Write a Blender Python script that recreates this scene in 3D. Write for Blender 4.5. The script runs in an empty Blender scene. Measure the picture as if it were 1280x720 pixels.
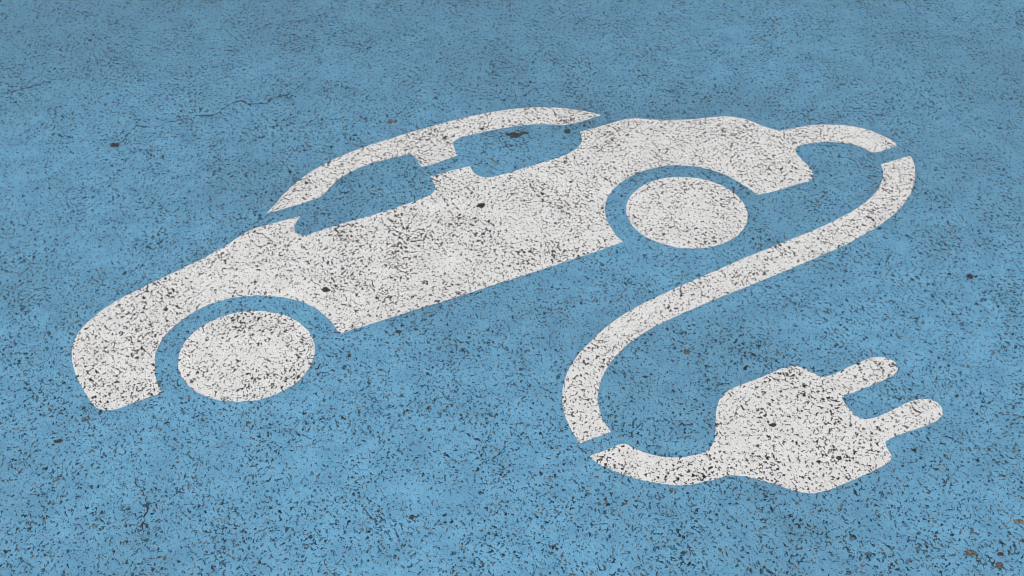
import bpy, bmesh, math, random
from mathutils import Vector, Matrix, noise

C = bpy.context.scene.collection
scene = bpy.context.scene

# ------------------------------------------------------------------ camera
cam_d = bpy.data.cameras.new('camera')
cam = bpy.data.objects.new('camera', cam_d)
C.objects.link(cam)
PITCH, ROLL, HEIGHT = 0.685686, 0.003431, 1.7
right0 = Vector((1, 0, 0)); up0 = Vector((0, math.sin(PITCH), math.cos(PITCH)))
fwd = Vector((0, math.cos(PITCH), -math.sin(PITCH)))
rt = right0*math.cos(ROLL) + up0*math.sin(ROLL)
up = -right0*math.sin(ROLL) + up0*math.cos(ROLL)
M = Matrix((rt, up, -fwd)).transposed().to_4x4()
M.translation = Vector((0, 0, HEIGHT))
cam.matrix_world = M
cam_d.sensor_width = 36
cam_d.lens = 36*1775.83/1280
cam_d.clip_start = 0.05; cam_d.clip_end = 500
cam_d.dof.use_dof = True
cam_d.dof.focus_distance = 2.62
cam_d.dof.aperture_fstop = 18
scene.camera = cam

# ------------------------------------------------------------------ world, sun, exposure
SUN_EL, SUN_AZ = math.radians(46), math.radians(205)     # azimuth clockwise from +Y: behind the viewer, to the left
world = bpy.data.worlds.new('World'); scene.world = world; world.use_nodes = True
wn = world.node_tree
bg = wn.nodes['Background']
sky = wn.nodes.new('ShaderNodeTexSky'); sky.sky_type = 'NISHITA'; sky.sun_disc = False
sky.sun_elevation = SUN_EL; sky.sun_rotation = SUN_AZ
sky.air_density = 1.0; sky.dust_density = 4.0; sky.ozone_density = 1.0
hsv = wn.nodes.new('ShaderNodeHueSaturation'); hsv.inputs['Saturation'].default_value = 0.12   # overcast: cloud takes the blue out of the sky
wn.links.new(sky.outputs[0], hsv.inputs['Color']); wn.links.new(hsv.outputs[0], bg.inputs['Color'])
bg.inputs['Strength'].default_value = 0.12
sd = bpy.data.lights.new('sun', 'SUN'); sd.energy = 1.9; sd.angle = math.radians(10); sd.color = (1, 0.97, 0.93)
sun = bpy.data.objects.new('sun', sd); C.objects.link(sun)
sdir = Vector((math.sin(SUN_AZ)*math.cos(SUN_EL), math.cos(SUN_AZ)*math.cos(SUN_EL), math.sin(SUN_EL)))
sun.rotation_euler = sdir.to_track_quat('Z', 'Y').to_euler()
scene.cycles.pixel_filter_type = 'BLACKMAN_HARRIS'; scene.cycles.filter_width = 0.9
scene.view_settings.view_transform = 'Standard'
scene.view_settings.look = 'None'
scene.view_settings.exposure = 0.0
scene.view_settings.gamma = 1
scene.view_settings.use_curve_mapping = False

# ------------------------------------------------------------------ node helpers
class NT:
    def __init__(s, nt): s.nt = nt
    def n(s, t, **kw):
        x = s.nt.nodes.new(t)
        for k, v in kw.items(): setattr(x, k, v)
        return x
    def put(s, sock, v):
        if hasattr(v, 'is_output'): s.nt.links.new(v, sock)
        elif v is not None: sock.default_value = v
    def math(s, op, a, b=None, c=None, clamp=False):
        x = s.n('ShaderNodeMath', operation=op, use_clamp=clamp)
        s.put(x.inputs[0], a); s.put(x.inputs[1], b)
        if c is not None: s.put(x.inputs[2], c)
        return x.outputs[0]
    def noise(s, vec, scale, detail=2.0, rough=0.5, color=False, dist=0.0, off=None):
        if off is not None:
            vec = s.vmath('ADD', vec, off)
        x = s.n('ShaderNodeTexNoise'); s.put(x.inputs['Vector'], vec)
        x.inputs['Scale'].default_value = scale; x.inputs['Detail'].default_value = detail
        x.inputs['Roughness'].default_value = rough; x.inputs['Distortion'].default_value = dist
        return x.outputs['Color' if color else 'Fac']
    def vmath(s, op, a, b=None, sc=None):
        x = s.n('ShaderNodeVectorMath', operation=op)
        s.put(x.inputs[0], a); s.put(x.inputs[1], b)
        if sc is not None: x.inputs['Scale'].default_value = sc
        return x.outputs[0]
    def mix(s, f, a, b):
        x = s.n('ShaderNodeMix', data_type='RGBA')
        s.put(x.inputs[0], f); s.put(x.inputs[6], a); s.put(x.inputs[7], b)
        return x.outputs[2]
    def ramp(s, v, a, b, lo=0.0, hi=1.0, smooth=True):
        x = s.n('ShaderNodeMapRange', interpolation_type='SMOOTHSTEP' if smooth else 'LINEAR')
        s.put(x.inputs[0], v); s.put(x.inputs[1], a); s.put(x.inputs[2], b); s.put(x.inputs[3], lo); s.put(x.inputs[4], hi)
        return x.outputs[0]

# the open grain of the asphalt: gaps between its stones that the paint did not fill
def grain_group():
    g = bpy.data.node_groups.new('asphalt_grain', 'ShaderNodeTree')
    g.interface.new_socket('Pit', in_out='OUTPUT', socket_type='NodeSocketFloat')
    g.interface.new_socket('Shallow', in_out='OUTPUT', socket_type='NodeSocketFloat')
    g.interface.new_socket('Height', in_out='OUTPUT', socket_type='NodeSocketFloat')
    g.interface.new_socket('Wear', in_out='OUTPUT', socket_type='NodeSocketFloat')
    T = NT(g); out = T.n('NodeGroupOutput')
    pos = T.n('ShaderNodeNewGeometry').outputs['Position']
    flat = T.vmath('MULTIPLY', pos, (1.0, 0.76, 0))      # the paver left the grain a little longer along its run
    rot = T.n('ShaderNodeVectorRotate', rotation_type='Z_AXIS'); T.put(rot.inputs['Vector'], flat); rot.inputs['Angle'].default_value = 0.61
    flat = rot.outputs[0]
    wc = T.noise(flat, 75, 2, 0.6, color=True)
    wv = T.vmath('SCALE', T.vmath('SUBTRACT', wc, (0.5, 0.5, 0.5)), sc=0.016)
    wp = T.vmath('MULTIPLY', T.vmath('ADD', flat, wv), (1, 1, 0))
    # density of open grain, clouds of two sizes
    d1 = T.noise(flat, 2.3, 3, 0.6, off=(3.1, 8.4, 0)); d2 = T.noise(flat, 13, 3, 0.6, off=(7.7, 1.3, 0))
    dens = T.math('ADD', T.math('MULTIPLY', T.math('SUBTRACT', d1, 0.5), 0.07), T.math('MULTIPLY', T.math('SUBTRACT', d2, 0.5), 0.17))
    def edges(scale, rnd):
        v = T.n('ShaderNodeTexVoronoi', feature='DISTANCE_TO_EDGE', voronoi_dimensions='2D')
        T.put(v.inputs['Vector'], wp); v.inputs['Scale'].default_value = scale; v.inputs['Randomness'].default_value = rnd
        return v.outputs['Distance']
    eA = edges(78, 1.0); eB = edges(150, 1.0)
    nA = T.math('ADD', T.noise(flat, 120, 2, 0.55, off=(1.7, 5.2, 0)), dens)
    nB = T.math('ADD', T.noise(flat, 210, 1, 0.5, off=(9.7, 2.2, 0)), dens)
    nC = T.math('ADD', T.noise(wp, 200, 1, 0.5, off=(4.7, 6.2, 0)), T.math('MULTIPLY', dens, 0.9))
    nD = T.math('ADD', T.noise(wp, 62, 4, 0.75, off=(14.7, 16.2, 0)), T.math('MULTIPLY', dens, 0.6))
    nE = T.math('ADD', T.noise(wp, 132, 2, 0.6, off=(24.7, 6.2, 0)), T.math('MULTIPLY', dens, 0.8))
    hA = T.math('SUBTRACT', T.ramp(nA, 0.606, 0.72, -0.02, 0.36, False), eA)      # broken seams between stones
    hB = T.math('SUBTRACT', T.ramp(nB, 0.619, 0.72, -0.02, 0.38, False), eB)       # finer ones
    hC = T.math('MULTIPLY', T.math('SUBTRACT', nC, 0.639), 0.7)                    # pinholes
    hD = T.math('MULTIPLY', T.math('SUBTRACT', nD, 0.646), 0.8)                    # torn-out grains
    hE = T.math('MULTIPLY', T.math('SUBTRACT', nE, 0.638), 0.7)
    h = T.math('MAXIMUM', T.math('MAXIMUM', hA, hB), T.math('MAXIMUM', hC, T.math('MAXIMUM', hD, hE)))
    pit = T.ramp(h, -0.006, 0.012)
    shallow = T.ramp(h, -0.03, 0.01)
    wear = T.math('ADD', T.noise(flat, 30, 3, 0.6, off=(2, 9, 0)), T.math('MULTIPLY', T.math('SUBTRACT', d2, 0.5), 0.8))
    micro = T.noise(flat, 420, 2, 0.6)
    soft = T.noise(flat, 60, 2, 0.5)
    hh = T.math('ADD', T.math('MULTIPLY', T.ramp(h, -0.06, 0.06), -1.0), T.math('ADD', T.math('MULTIPLY', micro, 0.16), T.math('ADD', T.math('MULTIPLY', soft, 0.6), T.math('ADD', T.ramp(eA, 0.0, 0.28, 0, 0.30), T.ramp(eB, 0.0, 0.25, 0, 0.14)))))
    g.links.new(pit, out.inputs['Pit']); g.links.new(shallow, out.inputs['Shallow']); g.links.new(hh, out.inputs['Height']); g.links.new(wear, out.inputs['Wear'])
    return g
GRAIN = grain_group()

def new_mat(name):
    m = bpy.data.materials.new(name); m.use_nodes = True
    return m, NT(m.node_tree), m.node_tree.nodes['Principled BSDF']

def paint(name, base, alt, grime, grime_amt, pitlim, tar, far, dlo):
    m, T, b = new_mat(name)
    gr = T.n('ShaderNodeGroup'); gr.node_tree = GRAIN
    pos = T.n('ShaderNodeNewGeometry').outputs['Position']
    # slight change of tone of the coat, and a film of dirt that gathered in clouds
    tone = T.ramp(T.noise(pos, 22, 3, 0.55), 0.3, 0.7)
    col = T.mix(tone, base, alt)
    film = T.ramp(T.noise(pos, 1.6, 4, 0.6, off=(5.5, 2.8, 0)), 0.40, 0.66)
    film2 = T.ramp(T.noise(pos, 19, 4, 0.7, off=(1.5, 4.8, 0)), 0.50, 0.72)
    film = T.math('ADD', T.math('MULTIPLY', film, 0.55), T.math('MULTIPLY', film2, 0.35))
    # the coat turns greyer and darker towards the far end of the bay
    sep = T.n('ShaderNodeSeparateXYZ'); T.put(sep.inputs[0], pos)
    far_tone = T.ramp(T.math('ADD', sep.outputs['Y'], T.math('MULTIPLY', T.noise(pos, 2.2, 3, 0.6), 1.2)), 2.3, 3.8)
    film = T.math('ADD', film, T.math('MULTIPLY', far_tone, far), None, True)
    col = T.mix(T.math('MULTIPLY', film, grime_amt), col, grime)  # dirt clouds and the far-end greying mix towards one colour
    # bare asphalt in the pits: tar, grey dust, a little brown stone
    bare_n = T.noise(pos, 55, 2, 0.6, off=(8, 8, 0))
    bare = T.mix(T.ramp(bare_n, 0.50, 0.64), tar, (0.095, 0.090, 0.075, 1))
    thin = T.mix(0.55, col, bare)
    col = T.mix(T.math('MULTIPLY', gr.outputs['Shallow'], pitlim), col, thin)
    deep = T.math('MULTIPLY', gr.outputs['Pit'], T.ramp(T.noise(pos, 100, 1, 0.5, off=(3, 3, 0)), 0.34, 0.60, dlo, 1.0))
    col = T.mix(deep, col, bare)
    T.put(b.inputs['Base Color'], col)
    T.put(b.inputs['Roughness'], T.ramp(gr.outputs['Pit'], 0, 1, 0.62, 0.9))
    b.inputs['Specular IOR Level'].default_value = 0.35
    bp = T.n('ShaderNodeBump'); bp.inputs['Strength'].default_value = 0.55; bp.inputs['Distance'].default_value = 0.0022
    T.put(bp.inputs['Height'], gr.outputs['Height']); T.put(b.inputs['Normal'], bp.outputs[0])
    return m

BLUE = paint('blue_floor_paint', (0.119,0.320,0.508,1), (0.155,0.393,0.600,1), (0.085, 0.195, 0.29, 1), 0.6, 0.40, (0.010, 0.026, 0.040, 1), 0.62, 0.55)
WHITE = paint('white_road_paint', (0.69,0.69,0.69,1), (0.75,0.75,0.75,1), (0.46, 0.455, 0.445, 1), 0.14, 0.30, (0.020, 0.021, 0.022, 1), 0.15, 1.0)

m, T, b = new_mat('white_paint_edge')
pos = T.n('ShaderNodeNewGeometry').outputs['Position']
T.put(b.inputs['Base Color'], T.mix(T.ramp(T.noise(pos, 110, 3, 0.7), 0.42, 0.56), (0.62, 0.63, 0.63, 1), (0.10, 0.11, 0.12, 1)))
b.inputs['Roughness'].default_value = 0.6
EDGE = m

m, T, b = new_mat('bare_asphalt')
pos = T.n('ShaderNodeNewGeometry').outputs['Position']
T.put(b.inputs['Base Color'], T.mix(T.ramp(T.noise(pos, 130, 4, 0.7), 0.4, 0.65), (0.03, 0.03, 0.032, 1), (0.10, 0.098, 0.09, 1)))
b.inputs['Roughness'].default_value = 0.9
bp = T.n('ShaderNodeBump'); bp.inputs['Distance'].default_value = 0.003; T.put(bp.inputs['Height'], T.noise(pos, 110, 3, 0.6)); T.put(b.inputs['Normal'], bp.outputs[0])
ASPHALT = m

def stone_mat(name, a, c, scale=300):
    m, T, b = new_mat(name)
    pos = T.n('ShaderNodeNewGeometry').outputs['Position']
    T.put(b.inputs['Base Color'], T.mix(T.ramp(T.noise(pos, scale, 3, 0.65), 0.38, 0.62), a, c))
    b.inputs['Roughness'].default_value = 0.85
    return m
STONES = {
    'black': stone_mat('black_stone', (0.012, 0.012, 0.013, 1), (0.045, 0.045, 0.046, 1)),
    'grey': stone_mat('grey_stone', (0.010, 0.016, 0.022, 1), (0.055, 0.066, 0.072, 1)),
    'brown': stone_mat('brown_stone', (0.030, 0.028, 0.024, 1), (0.15, 0.135, 0.11, 1)),
    'tan': stone_mat('tan_stone', (0.05, 0.045, 0.038, 1), (0.22, 0.19, 0.16, 1)),
    'red': stone_mat('reddish_stone', (0.018, 0.012, 0.014, 1), (0.09, 0.045, 0.042, 1)),
}
GREEN = stone_mat('dry_grass', (0.05, 0.075, 0.03, 1), (0.14, 0.17, 0.06, 1), 200)
CRACKM = stone_mat('crack_dirt', (0.006, 0.012, 0.018, 1), (0.035, 0.055, 0.07, 1), 90)

# ------------------------------------------------------------------ object helpers
def link(name, bm, mats, parent=None):
    me = bpy.data.meshes.new(name); bm.to_mesh(me); bm.free()
    o = bpy.data.objects.new(name, me); C.objects.link(o)
    for mt in mats: me.materials.append(mt)
    if parent: o.parent = parent; o.matrix_parent_inverse = Matrix.Translation(-parent.location)
    return o
def empty(name, loc):
    o = bpy.data.objects.new(name, None); o.location = loc; o.empty_display_size = 0.1; C.objects.link(o); return o
def tag(o, label=None, cat=None, group=None, kind=None):
    for k, v in (('label', label), ('category', cat), ('group', group), ('kind', kind)):
        if v: o[k] = v

def smooth_outline(pts, step=0.0022, rough=0.0007):
    """closed outline through pts; (x, y, 1) are sharp corners; edges slightly ragged like screeded paint"""
    n = len(pts); out = []
    def P(i): return Vector(pts[i % n][:2])
    for i in range(n):
        p1, p2 = P(i), P(i+1)
        c1, c2 = pts[i][2], pts[(i+1) % n][2]
        d = (p2-p1).length
        if d < 1e-6: continue
        if c1 and c2: t1 = t2 = p2-p1
        else:
            def tang(k):
                a, b_, c = P(k-1), P(k), P(k+1)
                la, lc = (b_-a).length, (c-b_).length
                return ((b_-a)/la*lc + (c-b_)/lc*la)/(la+lc)*d
            t1 = tang(i) if not c1 else None
            t2 = tang(i+1) if not c2 else None
            if t1 is None: t1 = (p2-p1)*1.5 - t2*0.5
            if t2 is None: t2 = (p2-p1)*1.5 - t1*0.5
        k = max(1, int(round(d/step)))
        for j in range(k):
            t = j/k
            q = p1*(2*t**3-3*t*t+1) + t1*(t**3-2*t*t+t) + p2*(-2*t**3+3*t*t) + t2*(t**3-t*t)
            out.append(q)
    res = []
    for q in out:
        v = Vector((q.x*90, q.y*90, 0.3)); v2 = Vector((q.x*260, q.y*260, 4.3))
        res.append(Vector((q.x + rough*(noise.noise(v)+1.1*noise.noise(v2)), q.y + rough*(noise.noise(v+Vector((9, 9, 9)))+1.1*noise.noise(v2+Vector((5, 5, 5)))))))
    return res

THICK = 0.0013
def slab(name, outline, parent, z0=-0.001, z1=THICK, label=None):
    """a coat of road paint with a real thickness: top sheet and the step down around it"""
    bm = bmesh.new()
    top = [bm.verts.new((p.x, p.y, z1)) for p in outline]
    area = sum(outline[i-1].x*outline[i].y - outline[i].x*outline[i-1].y for i in range(len(outline)))
    if area < 0: top.reverse()
    f = bm.faces.new(top); f.material_index = 0
    bot = [bm.verts.new((v.co.x, v.co.y, z0)) for v in top]
    n = len(top)
    for i in range(n):
        j = (i+1) % n
        q = bm.faces.new((bot[i], bot[j], top[j], top[i])); q.material_index = 1
    bm.normal_update()
    bmesh.ops.triangulate(bm, faces=[f], quad_method='BEAUTY', ngon_method='EAR_CLIP')
    o = link(name, bm, [WHITE, EDGE], parent)
    if label: o['label'] = label
    return o

# ------------------------------------------------------------------ ground
bm = bmesh.new()
vs = [bm.verts.new(p) for p in ((-60, -60, -0.004), (60, -60, -0.004), (60, 60, -0.004), (-60, 60, -0.004))]
bm.faces.new(vs); tag(link('ground', bm, [ASPHALT]), kind='structure', label='bare grey asphalt beyond the painted bay')
bm = bmesh.new()
vs = [bm.verts.new(p) for p in ((-4, -1.0, 0), (4, -1.0, 0), (4, 6.5, 0), (-4, 6.5, 0))]
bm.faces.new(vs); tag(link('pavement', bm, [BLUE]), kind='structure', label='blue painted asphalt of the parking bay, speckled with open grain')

# ------------------------------------------------------------------ the painted car
SH = {
 'car_roof': [(-0.4947, 2.3129, 1), (-0.4818, 2.3454, 0), (-0.4701, 2.3767, 0), (-0.4555, 2.4073, 0), (-0.4397, 2.4351, 0), (-0.4175, 2.4655, 0), (-0.3886, 2.497, 0), (-0.3573, 2.5246, 0), (-0.3237, 2.5496, 0), (-0.2858, 2.5738, 0), (-0.2481, 2.5963, 0), (-0.2092, 2.6185, 0), (-0.1666, 2.6415, 0), (-0.1268, 2.6621, 0), (-0.088, 2.6795, 0), (-0.0488, 2.694, 0), (-0.0092, 2.7052, 0), (0.0289, 2.7124, 0), (0.0623, 2.7153, 0), (0.0932, 2.7143, 0), (0.1217, 2.7101, 0), (0.1492, 2.7033, 0), (0.1766, 2.6939, 0), (0.1959, 2.6838, 1), (0.1757, 2.6721, 0), (0.1517, 2.6573, 0), (0.1218, 2.6441, 1), (0.1004, 2.6447, 0), (0.0722, 2.6463, 0), (0.0417, 2.6454, 0), (0.0113, 2.64, 0), (-0.0163, 2.6319, 0), (-0.0409, 2.6235, 0), (-0.065, 2.6142, 0), (-0.0923, 2.6015, 0), (-0.1164, 2.5891, 0), (-0.1248, 2.5788, 0), (-0.127, 2.5645, 0), (-0.1238, 2.5452, 0), (-0.1171, 2.5223, 1), (-0.1385, 2.5077, 0), (-0.1589, 2.4955, 0), (-0.1901, 2.4792, 1), (-0.1964, 2.4911, 0), (-0.204, 2.5102, 0), (-0.2118, 2.5223, 0), (-0.221, 2.5263, 0), (-0.2439, 2.5182, 0), (-0.2703, 2.5062, 0), (-0.2993, 2.4907, 0), (-0.3227, 2.4744, 0), (-0.3428, 2.4567, 0), (-0.3589, 2.4378, 0), (-0.3696, 2.4185, 0), (-0.3782, 2.3982, 0), (-0.3859, 2.381, 0), (-0.3962, 2.3676, 0), (-0.414, 2.355, 0), (-0.4549, 2.3331, 0)],
 'car_body': [(-0.606, 1.7866, 1), (-0.6112, 1.7976, 0), (-0.6193, 1.8148, 0), (-0.6269, 1.8362, 0), (-0.6323, 1.8594, 0), (-0.6354, 1.8825, 0), (-0.6353, 1.9044, 0), (-0.6315, 1.9266, 0), (-0.6229, 1.951, 0), (-0.6088, 1.9765, 0), (-0.5908, 2.0002, 0), (-0.5699, 2.0205, 0), (-0.5441, 2.0369, 0), (-0.5159, 2.0479, 0), (-0.4866, 2.052, 0), (-0.4565, 2.0513, 0), (-0.4266, 2.0467, 0), (-0.3989, 2.0372, 0), (-0.3741, 2.0228, 0), (-0.3522, 2.0033, 0), (-0.3341, 1.9804, 0), (-0.3209, 1.9595, 0), (-0.3139, 1.944, 1), (-0.2852, 1.9588, 0), (-0.2538, 1.9742, 0), (-0.2223, 1.9898, 0), (-0.1906, 2.0058, 0), (-0.1585, 2.0221, 0), (-0.126, 2.0386, 0), (-0.0933, 2.0553, 0), (-0.0604, 2.0724, 0), (-0.027, 2.0898, 0), (0.0088, 2.1084, 0), (0.051, 2.1301, 0), (0.0773, 2.1439, 0), (0.1099, 2.1613, 0), (0.1451, 2.1804, 0), (0.1806, 2.2, 0), (0.2172, 2.2213, 1), (0.2071, 2.2416, 0), (0.1968, 2.267, 0), (0.1895, 2.2941, 0), (0.1873, 2.3258, 0), (0.1925, 2.361, 0), (0.2058, 2.3946, 0), (0.2262, 2.4245, 0), (0.253, 2.4509, 0), (0.2834, 2.4711, 0), (0.3143, 2.484, 0), (0.3447, 2.4893, 0), (0.3746, 2.4873, 0), (0.4038, 2.4789, 0), (0.4301, 2.4657, 0), (0.4493, 2.4506, 0), (0.4664, 2.4325, 0), (0.485, 2.4097, 0), (0.5037, 2.3831, 1), (0.5303, 2.3911, 0), (0.5618, 2.4056, 0), (0.5929, 2.4215, 0), (0.6219, 2.437, 0), (0.6284, 2.4494, 0), (0.6295, 2.4672, 0), (0.624, 2.4893, 0), (0.6157, 2.5113, 0), (0.6083, 2.5295, 0), (0.6065, 2.5497, 1), (0.5959, 2.6265, 1), (0.5859, 2.6242, 0), (0.5672, 2.6299, 0), (0.5485, 2.6422, 0), (0.5282, 2.66, 0), (0.5049, 2.674, 0), (0.4764, 2.6799, 0), (0.447, 2.6775, 0), (0.4141, 2.6716, 0), (0.3767, 2.6667, 0), (0.3423, 2.6648, 0), (0.3157, 2.6655, 0), (0.2932, 2.6688, 0), (0.2717, 2.6718, 0), (0.2534, 2.6688, 0), (0.234, 2.6598, 0), (0.1995, 2.6421, 0), (0.17, 2.6274, 0), (0.1476, 2.6167, 1), (0.1488, 2.6024, 0), (0.1505, 2.5851, 0), (0.1471, 2.5675, 0), (0.1367, 2.5495, 0), (0.1194, 2.5315, 0), (0.0944, 2.514, 0), (0.0579, 2.4936, 0), (0.0172, 2.4716, 0), (-0.0146, 2.4549, 0), (-0.0382, 2.4437, 0), (-0.0556, 2.4404, 0), (-0.0692, 2.4457, 0), (-0.081, 2.4586, 0), (-0.0895, 2.4816, 1), (-0.1204, 2.4689, 0), (-0.1498, 2.454, 0), (-0.1728, 2.441, 1), (-0.1633, 2.4225, 0), (-0.1595, 2.4064, 0), (-0.1613, 2.3902, 0), (-0.1702, 2.3764, 0), (-0.1881, 2.3627, 0), (-0.2119, 2.347, 0), (-0.2335, 2.3338, 0), (-0.2585, 2.3197, 0), (-0.2834, 2.3065, 0), (-0.3347, 2.2809, 0), (-0.3622, 2.2654, 0), (-0.3896, 2.2502, 0), (-0.4116, 2.2391, 0), (-0.4234, 2.2435, 0), (-0.4314, 2.2533, 0), (-0.4342, 2.2672, 0), (-0.4325, 2.2819, 0), (-0.4257, 2.303, 1), (-0.4498, 2.292, 0), (-0.4732, 2.2802, 0), (-0.4955, 2.2695, 0), (-0.5133, 2.2605, 0), (-0.526, 2.2502, 0), (-0.5376, 2.2355, 0), (-0.5596, 2.2064, 0), (-0.5884, 2.1747, 0), (-0.6243, 2.1405, 0), (-0.6645, 2.1042, 0), (-0.6993, 2.0724, 0), (-0.727, 2.0463, 0), (-0.7481, 2.0227, 0), (-0.7664, 1.9949, 0), (-0.7811, 1.9645, 0), (-0.7886, 1.9349, 0), (-0.7885, 1.9051, 0), (-0.7822, 1.8737, 0), (-0.7706, 1.8439, 0), (-0.7537, 1.812, 0), (-0.7326, 1.7788, 0), (-0.711, 1.7506, 0), (-0.6946, 1.7437, 0), (-0.6755, 1.7478, 0), (-0.6527, 1.7598, 0), (-0.6304, 1.7729, 0)],
 'cable_stub': [(0.6065, 2.5497, 1), (0.6128, 2.5606, 0), (0.6298, 2.5696, 0), (0.6522, 2.5768, 0), (0.6772, 2.5801, 0), (0.7061, 2.5782, 0), (0.7331, 2.5704, 0), (0.7524, 2.5589, 0), (0.7694, 2.5384, 1), (0.7919, 2.5462, 0), (0.8289, 2.5668, 1), (0.8229, 2.5855, 0), (0.8031, 2.6066, 0), (0.7798, 2.6263, 0), (0.7513, 2.6401, 0), (0.7174, 2.6469, 0), (0.6809, 2.6481, 0), (0.648, 2.6433, 0), (0.6184, 2.6337, 0), (0.5959, 2.6265, 1)],
 'cable': [(0.7797, 2.4946, 1), (0.815, 2.5105, 0), (0.8494, 2.5282, 1), (0.8506, 2.5007, 0), (0.8468, 2.4677, 0), (0.8381, 2.4338, 0), (0.8234, 2.3966, 0), (0.8029, 2.359, 0), (0.7778, 2.3249, 0), (0.7506, 2.295, 0), (0.7175, 2.2641, 0), (0.6678, 2.2247, 0), (0.6018, 2.1804, 0), (0.5331, 2.1374, 0), (0.4661, 2.0966, 0), (0.4004, 2.0573, 0), (0.3369, 2.0183, 0), (0.313, 2.0032, 0), (0.2818, 1.9822, 0), (0.25, 1.9573, 0), (0.2203, 1.9299, 0), (0.1955, 1.9006, 0), (0.175, 1.8678, 0), (0.1595, 1.8317, 0), (0.1507, 1.7969, 0), (0.1483, 1.766, 0), (0.1514, 1.7416, 0), (0.1574, 1.7184, 0), (0.1676, 1.6956, 1), (0.1401, 1.6823, 0), (0.115, 1.6687, 1), (0.1058, 1.6866, 0), (0.0959, 1.7148, 0), (0.0891, 1.7449, 0), (0.087, 1.7723, 0), (0.0886, 1.799, 0), (0.0933, 1.826, 0), (0.1017, 1.8528, 0), (0.1142, 1.8806, 0), (0.1339, 1.9134, 0), (0.1615, 1.9509, 0), (0.1912, 1.9855, 0), (0.2245, 2.0162, 0), (0.2595, 2.0431, 0), (0.2949, 2.0681, 0), (0.3328, 2.0936, 0), (0.3793, 2.1243, 0), (0.4331, 2.1593, 0), (0.4894, 2.1945, 0), (0.5467, 2.2293, 0), (0.6048, 2.2644, 0), (0.637, 2.2865, 0), (0.6699, 2.3111, 0), (0.7031, 2.3395, 0), (0.7331, 2.3711, 0), (0.7549, 2.4027, 0), (0.7698, 2.4339, 0), (0.7788, 2.4637, 0)],
 'cable_tail': [(0.1283, 1.639, 1), (0.152, 1.6504, 0), (0.18, 1.666, 1), (0.1874, 1.6672, 0), (0.2062, 1.6558, 0), (0.2264, 1.6453, 0), (0.2488, 1.6383, 0), (0.2718, 1.6369, 0), (0.294, 1.6403, 0), (0.3157, 1.6472, 0), (0.3285, 1.6571, 1), (0.3539, 1.5969, 1), (0.336, 1.5908, 0), (0.3168, 1.5844, 0), (0.2954, 1.5785, 0), (0.2714, 1.5758, 0), (0.2446, 1.5782, 0), (0.2186, 1.5843, 0), (0.1938, 1.5935, 0), (0.1707, 1.6052, 0), (0.1481, 1.6188, 0)],
 'plug_body': [(0.3285, 1.6571, 1), (0.3376, 1.6735, 0), (0.3426, 1.6983, 0), (0.3468, 1.7284, 0), (0.352, 1.7555, 0), (0.3607, 1.7782, 0), (0.3744, 1.7954, 0), (0.3957, 1.8095, 0), (0.4239, 1.8244, 0), (0.4535, 1.8402, 0), (0.4815, 1.8561, 0), (0.4979, 1.8604, 0), (0.5138, 1.8569, 0), (0.5298, 1.8437, 0), (0.5426, 1.8324, 1), (0.5701, 1.7816, 1), (0.5726, 1.7677, 0), (0.5803, 1.7479, 0), (0.5889, 1.7341, 1), (0.6246, 1.6765, 1), (0.6236, 1.6641, 0), (0.6267, 1.6515, 0), (0.6273, 1.6394, 0), (0.6208, 1.629, 0), (0.6087, 1.6192, 0), (0.5734, 1.5988, 0), (0.5379, 1.5794, 0), (0.5101, 1.566, 0), (0.4892, 1.5597, 0), (0.4703, 1.5605, 0), (0.4539, 1.5654, 0), (0.4388, 1.5722, 0), (0.4194, 1.5814, 0), (0.3948, 1.5909, 0), (0.3713, 1.5974, 0), (0.3539, 1.5969, 1)],
 'prong_a': [(0.5426, 1.8324, 1), (0.5599, 1.8366, 0), (0.588, 1.8536, 0), (0.6154, 1.8696, 0), (0.6408, 1.8833, 0), (0.6549, 1.886, 0), (0.6688, 1.8831, 0), (0.6792, 1.8744, 0), (0.6832, 1.861, 0), (0.6781, 1.8461, 0), (0.6626, 1.8321, 0), (0.6361, 1.817, 0), (0.6058, 1.8012, 0), (0.5824, 1.7885, 0), (0.5701, 1.7816, 1)],
 'prong_b': [(0.5889, 1.7341, 1), (0.5993, 1.7276, 0), (0.6142, 1.7304, 0), (0.6372, 1.7419, 0), (0.6586, 1.7547, 0), (0.6796, 1.7676, 0), (0.6999, 1.7764, 0), (0.7179, 1.7777, 0), (0.731, 1.7705, 0), (0.7369, 1.7574, 0), (0.7351, 1.742, 0), (0.7254, 1.7285, 0), (0.7092, 1.718, 0), (0.6775, 1.7033, 0), (0.6448, 1.6881, 0), (0.6246, 1.6765, 1)],
 'front': (-0.473, 1.8865, 0.1207),
 'rear': (0.3528, 2.3232, 0.1221)}
def circle(cx, cy, r):
    n = int(2*math.pi*r/0.0022)
    out = []
    for i in range(n):
        a = 2*math.pi*i/n
        q = Vector((cx+r*math.cos(a), cy+r*math.sin(a)))
        v = Vector((q.x*90, q.y*90, 0.3)); v2 = Vector((q.x*260, q.y*260, 4.3))
        rr = 0.0008*(noise.noise(v)+1.1*noise.noise(v2))
        out.append(Vector((cx+(r+rr)*math.cos(a), cy+(r+rr)*math.sin(a))))
    return out
car = empty('car_marking', (-0.05, 2.1, 0))
tag(car, 'white painted outline of a car on the blue ground, speckled with dark grain', 'road marking')
slab('body', smooth_outline(SH['car_body']), car)
slab('roof', smooth_outline(SH['car_roof']), car)
slab('wheel', circle(*SH['front']), car, label='nearer and larger looking white disc at the left, front wheel of the car')
slab('wheel', circle(*SH['rear']), car, label='farther white disc at the right, rear wheel of the car')
slab('cable_stub', smooth_outline(SH['cable_stub']), car)

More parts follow.
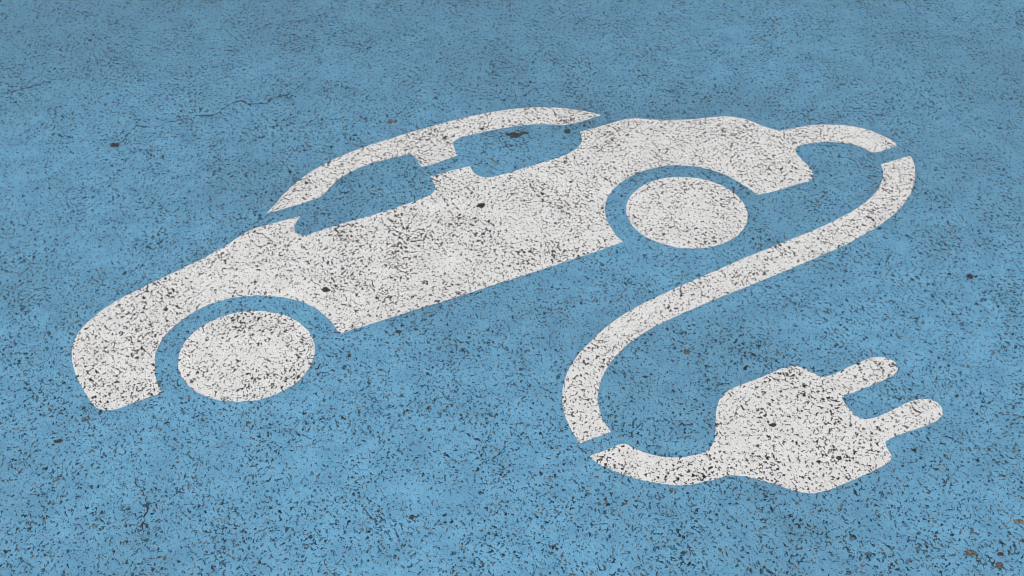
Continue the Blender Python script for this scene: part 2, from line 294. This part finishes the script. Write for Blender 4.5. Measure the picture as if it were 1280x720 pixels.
plug = empty('cable_marking', (0.30, 1.75, 0))
tag(plug, 'white painted charging cable in an s curve ending in a two pin plug', 'road marking')
slab('cable', smooth_outline(SH['cable']), plug)
slab('cable_tail', smooth_outline(SH['cable_tail']), plug)
pb = slab('plug', smooth_outline(SH['plug_body']), plug)
for key in ('prong_a', 'prong_b'):
    o = slab('prong', smooth_outline(SH[key]), pb)
    o.matrix_parent_inverse = Matrix.Identity(4)

# ------------------------------------------------------------------ cracks
CRACKS = [([(-0.8511, 2.5583), (-0.8416, 2.5865), (-0.8331, 2.6118), (-0.8255, 2.6343), (-0.8039, 2.6312), (-0.7864, 2.6313), (-0.773, 2.6346), (-0.7497, 2.6509), (-0.7251, 2.6609), (-0.7009, 2.6741), (-0.6785, 2.6775), (-0.6638, 2.6743), (-0.651, 2.6942), (-0.6374, 2.721), (-0.6167, 2.738), (-0.5932, 2.7247), (-0.5717, 2.7248), (-0.5542, 2.7283), (-0.539, 2.7487), (-0.5173, 2.7625), (-0.5059, 2.7729), (-0.4939, 2.7937), (-0.4781, 2.8148), (-0.4584, 2.8361), (-0.4412, 2.8469)], 0.0035, 'long crooked hairline crack above the car roof at upper left'), ([(-0.6199, 3.0671), (-0.6012, 3.0871), (-0.5686, 3.0913), (-0.5462, 3.0994), (-0.5276, 3.1076), (-0.505, 3.1158), (-0.4832, 3.1321), (-0.4529, 3.1446)], 0.0022, 'short crack near the top edge, beyond the long crack'), ([(-1.1605, 2.7652), (-1.1281, 2.7792), (-1.0964, 2.7967), (-1.0726, 2.8109), (-1.0514, 2.8357)], 0.0016, 'faint crack at the far left edge of the blue ground'), ([(-0.6151, 1.5928), (-0.6011, 1.5753), (-0.5899, 1.5579), (-0.5822, 1.5391), (-0.5788, 1.5222), (-0.5775, 1.4971), (-0.574, 1.4676)], 0.0022, 'short crack below the front wheel, running toward the viewer')]
random.seed(5)
for pts, wmax, label in CRACKS:
    base = Vector((pts[0][0], pts[0][1], 0))
    fine = []
    for i in range(len(pts)-1):
        a, c = Vector(pts[i]), Vector(pts[i+1]); k = max(2, int((c-a).length/0.004))
        for j in range(k):
            q = a.lerp(c, j/k)
            v = Vector((q.x*60, q.y*60, 1)); v2 = Vector((q.x*210, q.y*210, 3))
            fine.append(q + Vector((noise.noise(v), noise.noise(v+Vector((7, 7, 7)))))*0.007 + Vector((noise.noise(v2), noise.noise(v2+Vector((7, 7, 7)))))*0.0045)
    bm = bmesh.new(); L = []; n = len(fine)
    for i, q in enumerate(fine):
        d = (fine[min(i+1, n-1)]-fine[max(i-1, 0)]).normalized(); nn = Vector((-d.y, d.x))
        wd = wmax*(0.36+0.8*noise.noise(Vector((q.x*35, q.y*35, 8)))+0.8*noise.noise(Vector((q.x*150, q.y*150, 2))))*min(1, 6*i/n+0.05, 6*(n-1-i)/n+0.05)
        wd = max(wd, 0.0001)
        L.append((bm.verts.new((q.x+nn.x*wd-base.x, q.y+nn.y*wd-base.y, 0)), bm.verts.new((q.x-base.x, q.y-base.y, 0.0006)), bm.verts.new((q.x-nn.x*wd-base.x, q.y-nn.y*wd-base.y, 0))))
    for i in range(n-1):
        for s in (0, 1):
            bm.faces.new((L[i][s], L[i][s+1], L[i+1][s+1], L[i+1][s]))
    bmesh.ops.recalc_face_normals(bm, faces=bm.faces)
    o = link('crack', bm, [CRACKM]); o.location = base + Vector((0, 0, 0.0008))
    tag(o, label, 'crack', 'fine cracks in the blue paint')

# ------------------------------------------------------------------ stones showing through or lying on the paint
def stone(x, y, sx, sy, h, rot, kind, label, z, seed, name='stone_chip', cat='stone'):
    bm = bmesh.new()
    bmesh.ops.create_icosphere(bm, subdivisions=3, radius=1)
    for v in bm.verts:
        d = v.co.normalized()
        k = 1 + 0.60*noise.noise(d*1.3+Vector((seed, 0, 0))) + 0.45*noise.noise(d*3.1+Vector((0, seed, 0))) + 0.25*noise.noise(d*7+Vector((0, 0, seed)))
        p = d*k
        v.co = Vector((p.x*sx, p.y*sy, p.z*h*(0.9 if p.z > 0 else 0.3)))
    for f in bm.faces: f.smooth = False
    o = link(name, bm, [STONES[kind]]); o.location = (x, y, z); o.rotation_euler = (0, 0, rot)
    tag(o, label, cat, 'stones and chips scattered on the painted ground')
for i, (x, y, sx, sy, h, rot, kind, on, label) in enumerate([(-0.8563, 2.5583, 0.0085, 0.0069, 0.0016, 0.0, 'grey', 0, 'dark flat chip below the left end of the long crack, upper left'),
 (-0.064, 2.3406, 0.0077, 0.0073, 0.0016, 0.0, 'black', 1, 'black chip in the middle of the white car body below the window post'),
 (-0.3513, 2.0698, 0.0072, 0.0066, 0.0016, 0.0, 'black', 1, 'black chip on the white car body just right of the front wheel'),
 (0.0041, 2.6044, 0.0166, 0.0085, 0.0016, 0.0, 'grey', 0, 'long dark worn patch inside the rear window of the painted car'),
 (0.0267, 2.6109, 0.0083, 0.0045, 0.0016, 0.0, 'grey', 0, 'small dark fragment at the right tip of the long worn patch'),
 (0.1193, 2.6178, 0.0067, 0.008, 0.0016, -0.2, 'grey', 0, 'round dark chip under the rear end of the white roof'),
 (0.7072, 1.4364, 0.0081, 0.0047, 0.004, 0.0, 'brown', 0, 'brown pebble near the bottom right corner, largest of the stones'),
 (0.7537, 1.435, 0.005, 0.003, 0.0016, 0.2, 'red', 0, 'dark reddish chip in the bottom right corner'),
 (0.7454, 1.413, 0.0044, 0.0057, 0.0016, 0.1, 'brown', 0, 'small brown stone just below the reddish chip'),
 (0.799, 1.5017, 0.0071, 0.0046, 0.0016, 0.0, 'tan', 0, 'pale tan stone at the right edge above the brown pebble'),
 (-0.2694, 2.6572, 0.0058, 0.0082, 0.0016, -0.1, 'tan', 0, 'rusty tan grain on the blue above the car roof'),
 (0.8743, 2.1174, 0.0061, 0.0067, 0.0016, -0.2, 'grey', 0, 'dark chip on the blue right of the cable'),
 (0.3129, 1.8993, 0.0049, 0.0063, 0.0016, 0.3, 'brown', 0, 'brown grain on the blue inside the cable curve'),
 (-0.2065, 1.9512, 0.0047, 0.0049, 0.0016, 0.2, 'grey', 0, 'dark grain on the blue just below the car sill'),
 (0.4416, 1.7127, 0.0059, 0.0039, 0.0016, 0.0, 'black', 1, 'black triangular chip on the plug body'),
 (-0.7553, 1.6701, 0.0067, 0.0039, 0.0016, 0.0, 'grey', 0, 'dark chip on the blue left of and below the front bumper'),
 (-0.1565, 1.5057, 0.0044, 0.0045, 0.0016, -0.1, 'grey', 0, 'dark grain on the blue near the bottom centre'),
 (0.5403, 1.6358, 0.0044, 0.0037, 0.0016, -0.2, 'grey', 1, 'lone dark grain at the lower right of the plug body')]):
    stone(x, y, sx, sy, h, rot, kind, label, 0.0002 + (THICK if on else 0), 3.7*i+1.3)

# a bit of dry grass inside the rear car window
gx, gy = (-0.0486, 2.5112)
bm = bmesh.new(); prev = None
for i in range(9):
    t = i/8
    q = Vector((0.018*t - 0.002*math.sin(3*t), -0.028*t + 0.004*t*t, 0.0015+0.003*math.sin(math.pi*t)))
    wd = 0.0022*math.sin(math.pi*min(1, 0.15+0.8*t)); 
    ring = [bm.verts.new(q+Vector((wd, wd*0.6, 0))), bm.verts.new(q+Vector((0, 0, 0.0008))), bm.verts.new(q-Vector((wd, wd*0.6, 0))), bm.verts.new(q-Vector((0, 0, 0.0006)))]
    if prev:
        for s in range(4): bm.faces.new((prev[s], prev[(s+1) % 4], ring[(s+1) % 4], ring[s]))
    else: bm.faces.new(ring)
    prev = ring
bm.faces.new(prev[::-1]); bmesh.ops.recalc_face_normals(bm, faces=bm.faces)
o = link('grass_blade', bm, [GREEN]); o.location = (gx, gy, 0.001)
tag(o, 'tiny green sliver of grass on the blue gap of the car window', 'grass blade')
